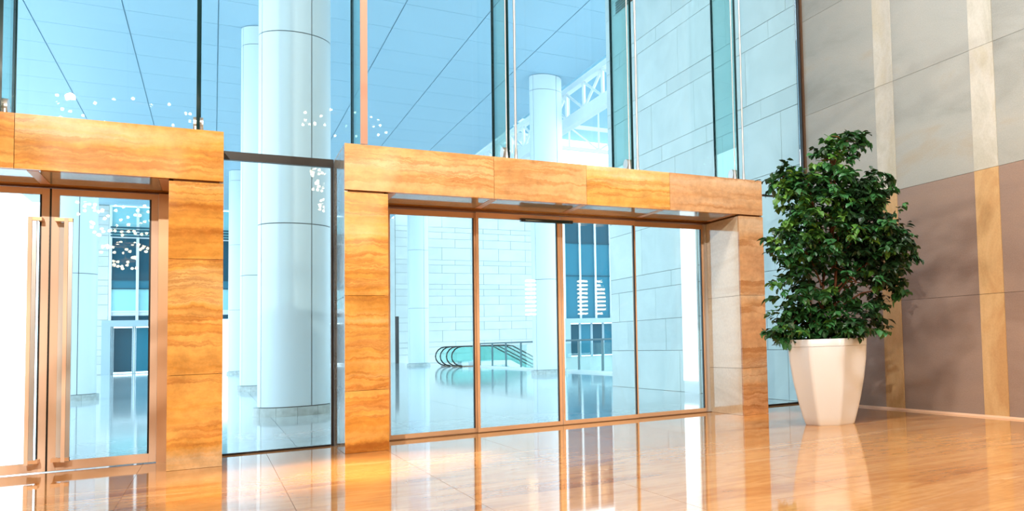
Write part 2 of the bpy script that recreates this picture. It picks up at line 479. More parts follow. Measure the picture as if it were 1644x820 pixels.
# ------------------------------------------------------------------ exterior: paving, side wall, soffit
pav = box('ground', -60.0, 15.7, YG + 0.02, 130.0, -0.5, -0.012, M['lime_joint'])
tag(pav, 'pale grey polished paving under the outdoor canopy', 'pavement', kind='structure')
T = 2.05
nx0 = -5
for i in range(11):
    for j in range(12):
        x0 = XW - T * (i + 1); y0 = YG + 0.06 + T * j
        slab('paving_slab', x0 + 0.003, x0 + T - 0.003, y0 + 0.003, y0 + T - 0.003, -0.03, 0.0, M['paving'], pav)
yb = YG + 0.06 + T * 12
box('paving_field', -60.0, XW - T * 11 - 0.003, YG + 0.06, yb, -0.03, 0.0, M['paving'], pav)
box('paving_field', -60.0, 15.7, yb + 0.003, 130.0, -0.03, 0.0, M['paving'], pav)
box('paving_field', XW + 0.003, 15.7, YG + 0.06, yb, -0.03, 0.0, M['paving'], pav)
tag(box('ground_lower', 15.71, 60, 16.5, 130.0, -5.2, -5.0, M['paving']), 'pale floor of the lower concourse beyond the railing', 'pavement', kind='structure')

we = box('wall_outside', XW + 0.02, XW + 0.75, YG + 0.05, 28.2, 0, 15.2, M['lime_joint'])
tag(we, 'limestone outdoor wall of tall and narrow courses beyond the glass', 'wall', kind='structure')
zc = [0.0, 1.23, 2.21, 3.20, 3.68, 5.17, 5.64, 7.10, 7.60, 9.06, 9.53, 10.99, 11.47, 12.93, 13.41, 14.9]
for i in range(len(zc) - 1):
    z0, z1 = zc[i], zc[i + 1]
    y = YG + 0.06
    off = (0.85, 1.75, 2.45, 1.3, 0.5, 2.0)[i % 6]
    cuts = [y] + [y + off + 2.92 * k for k in range(5) if y + off + 2.92 * k < 27.6] + [28.2]
    for a, b in zip(cuts, cuts[1:]):
        pr = random.uniform(-0.003, 0.003)
        slab('limestone_slab', XW + pr, XW + 0.03, a + 0.007, b - 0.007, z0 + 0.007, z1 - 0.007, M['lime'], we)
for k in range(5):
    z = 12.92 + 0.09 * k
    slab('louvre_slat', XW - 0.03, XW - 0.005, 25.3, 27.2, z, z + 0.05, M['bronze'], we)

wp = thing('glow_strip', (XW, 22.1, 0), 'tall white strip on the limestone wall, made to glow', 'wall strip')
box('glow_face', XW - 0.10, XW - 0.06, 21.66, 22.51, 0.35, 4.90, M['glow_white'], wp)  # white wall strip; its brightness is an added glow
box('frame', XW - 0.058, XW - 0.008, 21.62, 22.55, 0.0, 4.95, M['white_metal'], wp)

ZC = 15.3
cs = box('ceiling_canopy', -13.0, 15.35, YG + 0.05, 98.6, ZC + 0.02, ZC + 0.5, M['ceil_joint'])
tag(cs, 'pale blue canopy soffit of square panels high above the paving', 'ceiling', kind='structure')
P = 3.05
cnt = 0
for i in range(9):
    for j in range(24):
        x1 = 15.35 - P * i; y0 = 17.75 + P * j
        slab('soffit_panel', x1 - P + 0.02, x1 - 0.02, y0 + 0.02, y0 + P - 0.02, ZC - 0.02, ZC + 0.02, M['ceil_panel'], cs)
box('soffit_field', -13.0, 15.35, 17.75 + P * 24, 98.5, ZC - 0.02, ZC + 0.02, M['ceil_panel'], cs)

# ------------------------------------------------------------------ columns under the canopy
def arc_panel(bm, a0, a1, r0, r1, z0, z1, n=8):
    vs_ = []
    for k in range(n + 1):
        a = a0 + (a1 - a0) * k / n
        c, s = math.cos(a), math.sin(a)
        vs_.append([bm.verts.new((r * c, r * s, z)) for r, z in ((r1, z0), (r1, z1), (r0, z1), (r0, z0))])
    for p, q in zip(vs_, vs_[1:]):
        for k in range(4):
            f = bm.faces.new((p[k], q[k], q[(k + 1) % 4], p[(k + 1) % 4]))
            f.smooth = (k == 0)
    bm.faces.new(vs_[0][::-1]); bm.faces.new(vs_[-1])

RC = 0.80
ZL = [0.22, 4.77, 9.63, 14.49, ZC - 0.03]
panel_me = {}
def col_mesh(key, build, mats):
    if key not in panel_me:
        bm = bmesh.new(); build(bm)
        bmesh.ops.recalc_face_normals(bm, faces=bm.faces[:])
        me = bpy.data.meshes.new(key); bm.to_mesh(me); bm.free()
        me.set_sharp_from_angle(angle=math.radians(35))
        for m in mats: me.materials.append(m)
        panel_me[key] = me
    return panel_me[key]
A0 = math.radians(-67)
def column(x, y, label, group='round columns under the canopy', levels=4):
    t = thing('column', (x, y, 0), label, 'column', group)
    link('core', col_mesh('core', lambda bm: tube(bm, (0, 0, 0), (0, 0, ZL[levels] - 0.02), RC - 0.03, n=32), [M['column_joint']]) if levels == 4 else col_mesh('core_short', lambda bm: tube(bm, (0, 0, 0), (0, 0, ZL[levels] - 0.02), RC - 0.03, n=32), [M['column_joint']]), t)
    for i in range(levels):
        for k in range(4):
            a = A0 + k * PI / 2
            g = 0.017
            link('cladding_panel', col_mesh('cladding_%d_%d' % (i, k), lambda bm: arc_panel(bm, a + g, a + PI / 2 - g, RC - 0.05, RC, ZL[i] + 0.012, ZL[i + 1] - 0.012, 12), [M['column']]), t)
    for k in range(12):
        a = k * PI / 6
        link('base_block', col_mesh('base_%d' % k, lambda bm: arc_panel(bm, a + 0.004, a + PI / 6 - 0.004, RC - 0.1, RC + 0.09, 0.0, 0.21, 4), [M['column_base']]), t)
    return t
column(1.70, 25.2, 'thick white round column nearest the glass between the portals')
column(1.70, 42.3, 'white round column just behind the thickest one, partly hidden by it')
column(1.70, 76.5, 'slender looking white column farthest back between the two stone portals')
column(14.0, 42.9, 'white round column before the glass railing and skylight truss')
column(14.0, 76.5, 'distant white column beside the escalators, right of a dark slim post')
column(-4.45, 42.3, 'shorter free-standing white column seen through the double doors', levels=2)

# ------------------------------------------------------------------ far wall with glazing, two entrances
fw = thing('wall_far', (0, 98, 0), 'far pale stone wall of long thin courses across the concourse', 'wall', kind='structure')
for (a, b, z0, z1) in ((-9.1, -7.72, 0, 15.28), (2.0, 15.68, 0, 15.28), (15.7, 33.9, -5, 26), (41.5, 48, -5, 26)):
    box('backing', a, b, 98.05, 98.6, z0, z1, M['far_joint'], fw)
hh = [0.95, 0.74, 0.54, 1.22, 0.90, 0.54, 1.36]
def courses(a, b, z0, z1, ln):
    z = z0; i = 0
    while z < z1 - 0.2:
        h = min(hh[i % 7], z1 - z)
        x = a - (ln * 0.45 if i % 2 else 0)
        while x < b - 0.02:
            x0 = max(x, a); xe = min(x + ln, b)
            if xe - x0 > 0.1:
                slab('stone_block', x0 + 0.02, xe - 0.02, 98.0, 98.06, z + 0.02, z + h - 0.02, M['far_stone'], fw)
            x += ln
        z += h; i += 1
courses(-9.1, -7.72, 0, 15.2, 2.6)
courses(15.7, 33.9, -0.2, 17.5, 3.0)
box('stone_field', 2.0, 15.68, 98.0, 98.06, 0, 15.25, M['far_stone'], fw)
box('stone_field', 15.7, 33.9, 98.0, 98.06, 17.5, 26, M['far_stone'], fw)
box('stone_field', 15.7, 48, 98.0, 98.06, -5, -0.25, M['far_stone'], fw)

def far_glazing(name, label, x0, x1, z0, z1, step, zs):
    t = thing(name, (x0, 98.0, z0), label, 'window', kind='structure')
    n = int(round((x1 - x0) / step))
    for i in range(n):
        for za, zb, mm in zs:
            box('pane', x0 + step * i + 0.06, x0 + step * (i + 1) - 0.06, 98.1, 98.16, za + 0.03, zb - 0.03, M[mm], t)
    for i in range(n + 1):
        box('mullion', x0 + step * i - 0.10, x0 + step * i + 0.10, 97.85, 98.2, z0, z1, M['white_metal'], t)
    for za, zb, mm in zs[1:]:
        box('transom', x0, x1, 97.95, 98.2, za - 0.05, za + 0.05, M['far_glass_dark'] if mm != 'far_glass_light' else M['white_metal'], t)
    return t
gl1 = far_glazing('window_1', 'far teal glazing with louvres above the pale left entrance', -7.6, 2.0, 4.8, 15.2, 1.92,
            [(4.8, 5.2, 'far_glass_dark'), (5.2, 5.65, 'white_metal'), (5.65, 7.7, 'far_glass_light'), (7.7, 8.5, 'far_glass'), (8.5, 12.35, 'far_glass_dark'), (12.35, 15.2, 'far_glass_light')])
for k in range(4):
    box('louvre_slat', -7.6, 2.0, 97.7, 97.84, 12.4 + 0.26 * k, 12.52 + 0.26 * k, M['far_glass_dark'], gl1)
far_glazing('window_2', 'far teal glazing with white mullions behind the railing', 33.9, 41.5, 4.3, 18.6, 1.9,
            [(4.3, 9.4, 'far_glass'), (9.4, 13.3, 'far_glass'), (13.3, 18.6, 'far_glass_dark')])

def far_entrance(name, label, x0, x1, zb, zt):
    t = thing(name, (x0, 98, zb), label, 'entrance', kind='structure')
    box('jamb', x0, x0 + 0.62, 97.0, 98.2, zb, zt, M['grey_frame'], t)
    box('jamb', x1 - 0.62, x1, 97.0, 98.2, zb, zt, M['grey_frame'], t)
    box('lintel', x0 + 0.621, x1 - 0.621, 97.0, 98.2, zt - 0.55, zt, M['grey_frame'], t)
    a, b = x0 + 0.63, x1 - 0.63
    n = 4
    w = (b - a) / n
    for i in range(n):
        box('door_pane', a + w * i + 0.14, a + w * (i + 1) - 0.14, 98.0, 98.05, zb + 0.18, zt - 0.66, M['far_glass_dark' if i % 2 == 0 else 'far_glass'], t)
        box('stile', a + w * i + 0.01, a + w * i + 0.13, 97.95, 98.1, zb + 0.05, zt - 0.56, M['grey_frame'], t)
        box('stile', a + w * (i + 1) - 0.13, a + w * (i + 1) - 0.01, 97.95, 98.1, zb + 0.05, zt - 0.56, M['grey_frame'], t)
    box('threshold', a, b, 97.9, 98.2, zb, zb + 0.05, M['grey_frame'], t)
far_entrance('door_1', 'far white framed entrance with dark panes seen through the double doors', -8.07, -0.5, 0.0, 4.81)
far_entrance('door_2', 'far white framed entrance behind the glass railing', 33.6, 40.6, -0.25, 4.30)

# ------------------------------------------------------------------ skylight trusses, atrium roof
def member(t, p0, p1, r, name='brace', m=None):
    bm = bmesh.new()
    loc = t.location
    tube(bm, Vector(p0) - loc, Vector(p1) - loc, r, n=8)
    return obj(name, bm, m or M['white_metal'], t)
tr = thing('truss', (15.6, 30, 13.0), 'bright white lattice truss along the canopy edge beside the column', 'truss')
box('top_chord', 15.45, 15.75, 28.5, 66, 14.95, 15.25, M['white_metal'], tr)
box('bottom_chord', 15.42, 15.8, 28.5, 66, 13.02, 13.62, M['white_metal'], tr)
yy = 28.7
k = 0
while yy < 64:
    member(tr, (15.6, yy, 13.6), (15.6, yy, 15.0), 0.10, 'post')
    if k % 2 == 0:
        member(tr, (15.6, yy, 13.6), (15.6, yy + 2.6, 15.0), 0.075)
        member(tr, (15.6, yy, 15.0), (15.6, yy + 2.6, 13.6), 0.075)
    else:
        member(tr, (15.6, yy, 13.6), (15.6, yy + 2.6, 15.0), 0.075)
    yy += 2.6; k += 1
t2 = thing('truss', (27, 80, 20.6), 'white lattice truss crossing the atrium above the far glazing', 'truss')
box('top_chord', 16.0, 44, 79.85, 80.15, 22.5, 22.85, M['white_metal'], t2)
box('bottom_chord', 16.0, 44, 79.85, 80.15, 20.3, 20.65, M['white_metal'], t2)
for k in range(9):
    x = 16.4 + 3.0 * k
    member(t2, (x, 80, 20.6), (x, 80, 22.6), 0.10, 'post')
    member(t2, (x, 80, 20.6) if k % 2 else (x, 80, 22.6), (x + 3.0, 80, 22.6) if k % 2 else (x + 3.0, 80, 20.6), 0.09)
for k in range(9):
    x = 16.4 + 3.0 * k
    member(t2, (x, 80.0, 22.8), (x, 80.0, 26.0), 0.09, 'hanger')
tag(box('ceiling_atrium', 15.9, 60, 26, 99, 26.0, 26.3, M['roof_blue']), 'pale blue roof over the far end of the atrium', 'ceiling', kind='structure')

# ------------------------------------------------------------------ railing, escalators, dark post
rl = thing('glass_railing', (15.7, 48, 0), 'glass railing with slim steel posts along the atrium edge', 'railing')
posts = [29.0, 31.6, 34.3, 37.0, 39.9, 43.2, 46.5, 49.9, 53.4, 56.7, 60.0, 63.3]
for y in posts:
    box('post', 15.60, 15.69, y - 0.05, y + 0.05, 0.0, 1.62, M['post_dark'], rl)
for a, b in zip(posts, posts[1:]):
    box('glass_panel', 15.64, 15.665, a + 0.09, b - 0.09, 0.12, 1.50, M['rail_glass'], rl)
bm = bmesh.new(); tube(bm, (-0.045, 28.9 - 48, 1.66), (-0.045, 63.4 - 48, 1.66), 0.05)
obj('handrail', bm, M['post_dark'], rl)
box('curb', 15.55, 15.69, 28.9, 63.4, 0.0, 0.11, M['white_metal'], rl)

def escalator(y0, label):
    t = thing('escalator', (14.2, y0, 0), label, 'escalator', 'escalators going down from the concourse')
    path = []
    for k in range(9):
        a = PI * 1.5 - PI * k / 8
        path.append((0.75 + 0.72 * math.cos(a), 0.78 + 0.72 * math.sin(a)))
    path += [(3.8, 1.5), (4.4, 1.42), (10.5, -2.1)]
    for s in (0.0, 1.7):
        bm = bmesh.new()
        sweep(bm, [(x, s, z) for x, z in path], 0.05, 8)
        obj('handrail', bm, M['black'], t)
        bm = bmesh.new()
        top = [(x, z - 0.06) for x, z in path[4:]]
        bot = [(0.3, 0.15), (0.5, 0.12), (0.75, 0.1), (1.0, 0.1), (1.0, 0.1), (3.8, 0.1), (4.2, 0.05), (10.5, -3.6)]
        q = [(x, 0.3 + 0 * z) for x, z in top]
        poly = top + [(10.5, -3.4), (4.1, 0.3), (0.2, 0.3)]
        v0 = [bm.verts.new((x, s - 0.012, z)) for x, z in poly]
        v1 = [bm.verts.new((x, s + 0.012, z)) for x, z in poly]
        bm.faces.new(v0); bm.faces.new(v1[::-1])
        for k in range(len(poly)):
            bm.faces.new((v0[k], v1[k], v1[(k + 1) % len(poly)], v0[(k + 1) % len(poly)]))
        obj('balustrade_panel', bm, M['rail_glass'], t)
        bm = bmesh.new()
        poly = [(1.6, 0.02), (1.6, 0.36), (4.2, 0.36), (10.5, -3.3), (10.5, -3.9), (4.1, -0.35), (1.6, -0.01)]
        poly = [(1.6, 0.02), (1.6, 0.36), (4.2, 0.36), (10.5, -3.3), (10.5, -3.9), (3.9, 0.02)]
        v0 = [bm.verts.new((x, s - 0.12, z)) for x, z in poly]
        v1 = [bm.verts.new((x, s + 0.12, z)) for x, z in poly]
        bm.faces.new(v0); bm.faces.new(v1[::-1])
        for k in range(len(poly)):
            bm.faces.new((v0[k], v1[k], v1[(k + 1) % len(poly)], v0[(k + 1) % len(poly)]))
        obj('stringer', bm, M['white_metal'], t)
    bm = bmesh.new()
    bx(bm, 0.4, 4.0, 0.13, 1.57, 0.0, 0.04)
    for k in range(14):
        bx(bm, 4.0 + 0.42 * k, 4.42 + 0.42 * k, 0.13, 1.57, -0.245 * (k + 1) - 0.2, -0.245 * (k + 1) + 0.02)
    s_ = obj('steps', bm, M['bronze'], t)
    return t
escalator(65.6, 'nearer escalator with dark curved handrails beyond the glass railing')
escalator(69.4, 'farther escalator with dark curved handrail, next to the far stone wall')

dp = box('slim_post', 14.72, 15.02, 91.85, 92.15, 0, 4.65, M['black'])
tag(dp, 'dark slim upright post left of the distant column', 'post')

# ------------------------------------------------------------------ glazing: panes, glass fins, tie rods
XJ = [-9.40, -7.07, -4.70, -2.34, -0.20, 1.93, 4.28, 6.64, 9.01, XW - 0.075]
wl = ['tall upper glass pane at the far outer end of the left portal', 'tall upper glass pane above the outer doors of the left portal', 'upper glass pane left of the teal fin at the picture edge',
      'upper glass pane above the double doors, between teal fin and edge-on fin', 'upper glass pane before the thickest white column', 'upper glass pane from the copper edged fin to the first pair of tie rods',
      'upper glass pane before the skylight truss and column top', 'upper glass pane before limestone wall, left of the fin nearest the tree', 'upper glass pane against the black jamb of the sandstone wall']
for i in range(9):
    w = box('window_%d' % (i + 3), XJ[i] + 0.008, XJ[i + 1] - 0.008, YG - 0.012, YG + 0.012, 4.81, 13.49, M['glass'])
    tag(w, wl[i], 'window', kind='structure')

fin_in = {4: 15.0, 5: 14.85}
fin_lab = {3: 'teal glass fin above the double doors at picture edge',
           4: 'edge-on dark glass fin near the corner of the double door portal', 5: 'glass fin with a bright copper front edge', 6: 'green glass fin between copper edged fin and skylight truss',
           7: 'green glass fin next to the skylight truss and limestone wall', 8: 'green glass fin before the limestone wall near the tree'}
for i in range(3, 9):
    x = XJ[i]
    yi = 15.2
    if i == 5: yi = 14.80
    zb = 4.82
    t = thing('glass_fin', (x, YG - 0.03, zb), fin_lab[i], 'glass fin', 'glass fins stiffening the upper glazing')
    bm = bmesh.new()
    fs = bx(bm, -0.014, 0.014, yi - YG + 0.03, -0.01, 0.0, 13.49 - zb)
    obj('fin_pane', bm, M['fin_glass'], t)
    wd = 0.022
    box('outer_seal', x - wd, x + wd, YG - 0.04, YG - 0.015, zb, 13.49, M['fin_edge'], t)
    if i == 5:
        box('copper_edge', x - 0.05, x + 0.05, yi - 0.03, yi - 0.001, zb, 13.49, M['copper_pink'], t)
    else:
        box('front_edge', x - 0.021, x + 0.021, yi - 0.02, yi - 0.001, zb, 13.49, M['fin_edge'], t)
    if i != 5:
        bm = bmesh.new()
        tube(bm, (-0.06, yi + 0.20 - YG + 0.03, 0.20), (0.06, yi + 0.20 - YG + 0.03, 0.20), 0.11, n=18)
        obj('clamp_disc', bm, M['steel'], t)
        box('clamp_shoe', x - 0.045, x + 0.045, yi + 0.10, yi + 0.30, zb - 0.015, zb + 0.19, M['steel'], t)
rods = [(4.20, 0.006, 'thin steel tie rod hugging the fin before the skylight truss'), (4.36, 0.016, 'steel tie rod with a conical foot beside the fin before the skylight truss'),
        (6.50, 0.007, 'thin steel tie rod hugging the fin at the limestone wall corner'), (6.67, 0.016, 'steel tie rod with a conical foot before the limestone wall'),
        (8.83, 0.007, 'thin steel tie rod hugging the fin nearest the tree'), (9.04, 0.014, 'steel tie rod with a conical foot nearest the potted tree')]
for x, r, lab in rods:
    t = thing('tie_rod', (x, 15.02, 4.80), lab, 'tie rod', 'steel tie rods in front of the glass fins')
    bm = bmesh.new(); tube(bm, (0, 0, 0.02), (0, 0, 8.68), r + 0.004, n=8)
    obj('rod', bm, M['steel'], t)
    bm = bmesh.new(); lathe(bm, [(0.045, 0.0), (0.045, 0.03), (0.03, 0.06), (r + 0.006, 0.24)], 12)
    obj('foot', bm, M['steel'], t)

# middle glazing between the portals and the bay beside the right one
w = thing('window_12', (0.9, YG, 0), 'black framed glass bay between the two stone portals', 'window', kind='structure')
box('pane', 0.13, 1.60, YG - 0.01, YG + 0.01, 0.03, 4.66, M['glass'], w)
box('transom', 0.12, 1.645, YG - 0.07, YG + 0.04, 4.665, 4.80, M['black'], w)
box('frame_post', 1.605, 1.645, YG - 0.06, YG + 0.03, 0.0, 4.664, M['black'], w)
box('base_channel', 0.12, 1.60, YG - 0.04, YG + 0.03, 0.0, 0.028, M['black'], w)
w = thing('window_13', (10.3, YG, 0), 'glass bay with thin black frame behind the potted tree', 'window', kind='structure')
box('pane', 9.31, 11.32, YG - 0.01, YG + 0.01, 0.04, 4.76, M['glass'], w)
box('transom', 9.30, 11.32, YG - 0.03, YG + 0.03, 4.765, 4.805, M['black'], w)
box('base_channel', 9.30, 11.32, YG - 0.04, YG + 0.03, 0.0, 0.038, M['black'], w)

# ------------------------------------------------------------------ stone portals
def portal(name, label, x0, x1, x0i, x1i, joints, hm, pillar_joints, lm, rm, inner):
    t = thing(name, ((x0 + x1) / 2, YF, 0), label, 'portal', 'stone clad entrance portals')
    yb = YG + 0.25
    c = 0.05
    box('core', x0 + c, x0i - c, YF + c, yb, 0, ZT - c, M['onyx_core'], t)
    box('core', x1i + c, x1 - c, YF + c, yb, 0, ZT - c, M['onyx_core'], t)
    box('core', x0i - c + 0.001, x1i + c - 0.001, YF + c, yb, ZS + c, ZT - c, M['onyx_core'], t)
    g = 0.003
    for k, (a, b) in enumerate(zip(joints, joints[1:])):
        slab('header_slab', a + g, b - g, YF, YF + c, ZS + g, ZT - 0.001, M[hm[k]], t)
        slab('top_slab', a + g, b - g, YF + c + g, yb, ZT - c, ZT - 0.001, M[hm[k]], t)
    for (a, b, mm, zj) in ((x0, x0i, lm, pillar_joints), (x1i, x1, rm, pillar_joints)):
        for z0, z1 in zip(zj, zj[1:]):
            slab('pillar_slab', a, b, YF, YF + c, z0 + g, z1 - g, M[mm], t)
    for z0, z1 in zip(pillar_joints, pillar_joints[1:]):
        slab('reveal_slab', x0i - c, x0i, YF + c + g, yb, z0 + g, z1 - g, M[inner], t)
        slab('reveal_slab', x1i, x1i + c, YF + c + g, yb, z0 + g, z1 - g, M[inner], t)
    # outer flanks
    for z0, z1 in ((0.0, 2.4), (2.4, ZT + 0.05)):
        slab('flank_slab', x0, x0 + c - 0.001, YF + c + g, yb, z0 + g, z1 - (g if z1 < 3 else 0.102), M['side_stone'], t)
        slab('flank_slab', x1 - c + 0.001, x1, YF + c + g, yb, z0 + g, z1 - (g if z1 < 3 else 0.102), M['side_stone'], t)
    return t
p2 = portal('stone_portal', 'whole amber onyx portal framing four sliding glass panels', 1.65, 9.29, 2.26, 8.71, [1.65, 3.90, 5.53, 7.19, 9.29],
            ['onyx_peach', 'onyx_peach', 'onyx', 'onyx_rose'], [0.0, 0.95, 2.42, ZS - 0.03], 'onyx', 'onyx_rose', 'onyx_daylit')
p1 = portal('stone_portal', 'cut-off amber onyx portal framing double doors with tall pull handles', -7.53, 0.11, -6.92, -0.52, [-7.53, -5.45, -3.8, -2.12, 0.11],
            ['onyx_peach', 'onyx', 'onyx', 'onyx'], [0.0, 1.31, 2.94, ZS - 0.03], 'onyx', 'onyx', 'onyx')

def soffit(t, x0, x1, cuts):
    for a, b in zip(cuts, cuts[1:]):
        slab('soffit_slab', a + 0.06, b - 0.06, YF + 0.10, YG - 0.34, ZS, ZS + 0.045, M['side_stone'], t)
    slab('soffit_border', x0, x1, YF + 0.053, YF + 0.095, ZS, ZS + 0.049, M['onyx_peach'], t)
    slab('soffit_border', x0, x1, YG - 0.335, YG + 0.2, ZS, ZS + 0.049, M['onyx'], t)
    for c in cuts:
        slab('dividing_strip', c - 0.055, c + 0.055, YF + 0.098, YG - 0.338, ZS - 0.004, ZS + 0.04, M['copper'], t)
soffit(p2, 2.265, 8.705, [2.33, 3.91, 5.49, 7.04, 8.64])
soffit(p1, -6.915, -0.525, [-6.85, -5.2, -3.55, -1.95, -0.58])

# ------------------------------------------------------------------ sliding panels of the right portal
def framed(t, x0, x1, y, z0, z1, fw_l, fw_r, ft, fb, mm, gm='door_glass', th=0.05, edge=True):
    box('stile', x0, x0 + fw_l, y - th / 2, y + th / 2, z0, z1, mm, t)
    box('stile', x1 - fw_r, x1, y - th / 2, y + th / 2, z0, z1, mm, t)
    box('top_rail', x0 + fw_l + 0.001, x1 - fw_r - 0.001, y - th / 2, y + th / 2, z1 - ft, z1, mm, t)
    box('bottom_rail', x0 + fw_l + 0.001, x1 - fw_r - 0.001, y - th / 2, y + th / 2, z0, z0 + fb, mm, t)
    box('pane', x0 + fw_l, x1 - fw_r, y - 0.008, y + 0.008, z0 + fb, z1 - ft, M[gm], t)
    if edge:
        box('seal', x1 - fw_r - 0.022, x1 - fw_r - 0.001, y - th / 2 - 0.004, y + th / 2, z0 + fb + 0.001, z1 - ft - 0.001, M['black'], t)
labs = ['first sliding glass panel, beside the amber pillar', 'second sliding glass panel, with the escalators behind it', 'third sliding glass panel, with pendant lamp reflections', 'fourth sliding glass panel, beside the pale daylit reveal']
spans = [(2.48, 3.95, YG), (3.93, 5.49, YG - 0.08), (5.50, 7.055, YG - 0.08), (7.03, 8.64, YG)]
for i, (a, b, y) in enumerate(spans):
    d = thing('door_%d' % (i + 3), ((a + b) / 2, y, 0), labs[i], 'sliding door', 'four sliding glass panels of the right portal', kind='structure')
    framed(d, a, b, y, 0.012, 4.03, 0.03 if i in (0, 3) else 0.045, 0.045 if i == 0 else (0.03 if i != 1 else 0.055), 0.10, 0.075, M['copper'])
hd = box('trim_2', 2.265, 8.705, YG - 0.16, YG + 0.10, 4.035, ZS - 0.003, M['bronze'])
tag(hd, 'dark bronze track header over the sliding glass panels', 'trim', kind='structure')
tk = box('trim_3', 2.265, 8.705, YG - 0.14, YG + 0.08, 0.0, 0.011, M['bronze'])
tag(tk, 'bronze floor track under the sliding glass panels', 'trim', kind='structure')
j1 = box('trim_4', 8.642, 8.705, YG - 0.10, YG + 0.08, 0.012, 4.03, M['steel'])
tag(j1, 'steel jamb between the fourth sliding panel and pale daylit reveal', 'trim', kind='structure')
j2 = box('trim_5', 2.265, 2.478, YG - 0.06, YG + 0.08, 0.012, 4.03, M['copper'])
tag(j2, 'copper jamb between the amber pillar and first sliding panel', 'trim', kind='structure')
sb = thing('door_sensor', (5.1, YG - 0.16, 3.89), 'black motion sensor bar above the middle sliding panels', 'sensor')
box('housing', 4.72, 5.72, YG - 0.20, YG - 0.11, 3.89, 3.95, M['black'], sb)
box('lens_strip', 4.80, 5.64, YG - 0.208, YG - 0.2, 3.90, 3.925, M['fin_edge'], sb)

# ------------------------------------------------------------------ double doors of the left portal
def leaf_door(name, label, a, b, hx):
    d = thing(name, ((a + b) / 2, YG - 0.09, 0), label, 'door', 'glass double doors in copper frames', kind='structure')
    framed(d, a, b, YG - 0.09, 0.015, 4.04, 0.085, 0.085, 0.09, 0.13, M['copper_lt'], th=0.06)
    if b > -1 :
        box('astragal', a - 0.022, a - 0.001, YG - 0.12, YG - 0.06, 0.015, 4.04, M['black'], d)
    return d
def handle(d, hx, sgn):
    bm = bmesh.new()
    y = -0.17
    x = hx - d.location.x
    bx(bm, x - 0.045, x - 0.002, y - 0.05, y + 0.045, 0.14, 3.60)
    h = obj('pull_handle', bm, M['copper_lt'], d)
    bm = bmesh.new()
    bx(bm, x - 0.0015, x + 0.045, y - 0.03, y + 0.03, 0.14, 3.60)
    obj('handle_side', bm, M['steel'], d)  # steel-grey right half of the handle bar
    for z in (0.15, 3.55):
        bm = bmesh.new()
        x0, x1 = (x - 0.045, x + 0.10) if sgn > 0 else (x - 0.15, x + 0.045)
        bx(bm, x0, x1, y - 0.045, y + 0.045, z, z + 0.05)
        bx(bm, x1 - 0.05 if sgn > 0 else x0, x1 if sgn > 0 else x0 + 0.05, y + 0.046, -0.012, z, z + 0.05)
        obj('handle_bracket', bm, M['copper'], h)
    if sgn < 0:
        bm = bmesh.new()
        bx(bm, x - 0.125, x - 0.052, -0.02, -0.0085, 0.16, 3.56)
        obj('white_strip', bm, M['white_wall'], d)  # plain white strip on the glass beside the handle
d = leaf_door('door_7', 'left leaf of the copper framed double doors, cut by the picture edge', -3.15, -1.925, 0); handle(d, -2.085, 1)
d = leaf_door('door_8', 'right leaf of the copper framed double doors with whole handle', -1.905, -0.69, 0); handle(d, -1.70, -1)
d = leaf_door('door_9', 'outer glass leaf of the left portal next to the double doors', -4.40, -3.17, 0)
d = leaf_door('door_10', 'outermost glass leaf of the left portal', -5.65, -4.42, 0)
tag(box('trim_6', -0.685, -0.53, YG - 0.18, YG + 0.05, 0.0, 4.04, M['copper']), 'brushed copper post between the double doors and amber pillar', 'trim', kind='structure')
tag(box('trim_7', -6.915, -5.66, YG - 0.10, YG + 0.05, 0.0, 4.04, M['copper']), 'copper side panel at the outer end of the left portal', 'trim', kind='structure')
tag(box('trim_8', -6.915, -0.53, YG - 0.14, YG + 0.05, 4.045, ZS - 0.003, M['bronze']), 'dark bronze head strip over the double doors', 'trim', kind='structure')
# glazing left of the left portal (outside the frame, keeps the lobby closed)
tag(box('window_14', -9.95, -7.56, YG - 0.012, YG + 0.012, 0.0, 4.80, M['glass']), 'glass bay at the outer side of the left portal', 'window', kind='structure')

# ------------------------------------------------------------------ planter and tree
PC = (8.97, 12.17, 0.0)
pt = thing('planter', PC, 'tall white faceted planter tapering to the floor under the tree', 'planter')
bm = bmesh.new()
prof = [(0.0, 0.455), (0.02, 0.472), (0.15, 0.517), (0.45, 0.602), (0.8, 0.682), (1.15, 0.735), (1.36, 0.750), (1.37, 0.750)]
N = 96
def lob(a):
    q = ((a - math.radians(254)) % (PI / 4)) - PI / 8
    flat = math.cos(PI / 8) / math.cos(q)
    return flat * (1.0 - 0.035 * math.cos(4 * q))
rings = []
for z, r in prof:
    rings.append([bm.verts.new((r * lob(2 * PI * k / N) * math.cos(2 * PI * k / N), r * lob(2 * PI * k / N) * math.sin(2 * PI * k / N), z)) for k in range(N)])
for a, b in zip(rings, rings[1:]):
    for k in range(N):
        f = bm.faces.new((a[k], a[(k + 1) % N], b[(k + 1) % N], b[k])); f.smooth = True
bm.faces.new(rings[0][::-1])
bm.faces.new(rings[-1])
obj('body', bm, M['pot'], pt)
bm = bmesh.new()
rg = []
for z, r in ((1.375, 0.752), (1.49, 0.755), (1.50, 0.748), (1.50, 0.70), (1.40, 0.695)):
    rg.append([bm.verts.new((r * lob(2 * PI * k / N) * math.cos(2 * PI * k / N), r * lob(2 * PI * k / N) * math.sin(2 * PI * k / N), z)) for k in range(N)])
for a, b in zip(rg, rg[1:] + rg[:1]):
    for k in range(N):
        f = bm.faces.new((a[k], a[(k + 1) % N], b[(k + 1) % N], b[k])); f.smooth = True
obj('rim', bm, M['pot'], pt)
bm = bmesh.new(); tube(bm, (0, 0, 1.37), (0, 0, 1.43), 0.62, n=32)
obj('soil', bm, M['soil'], pt)

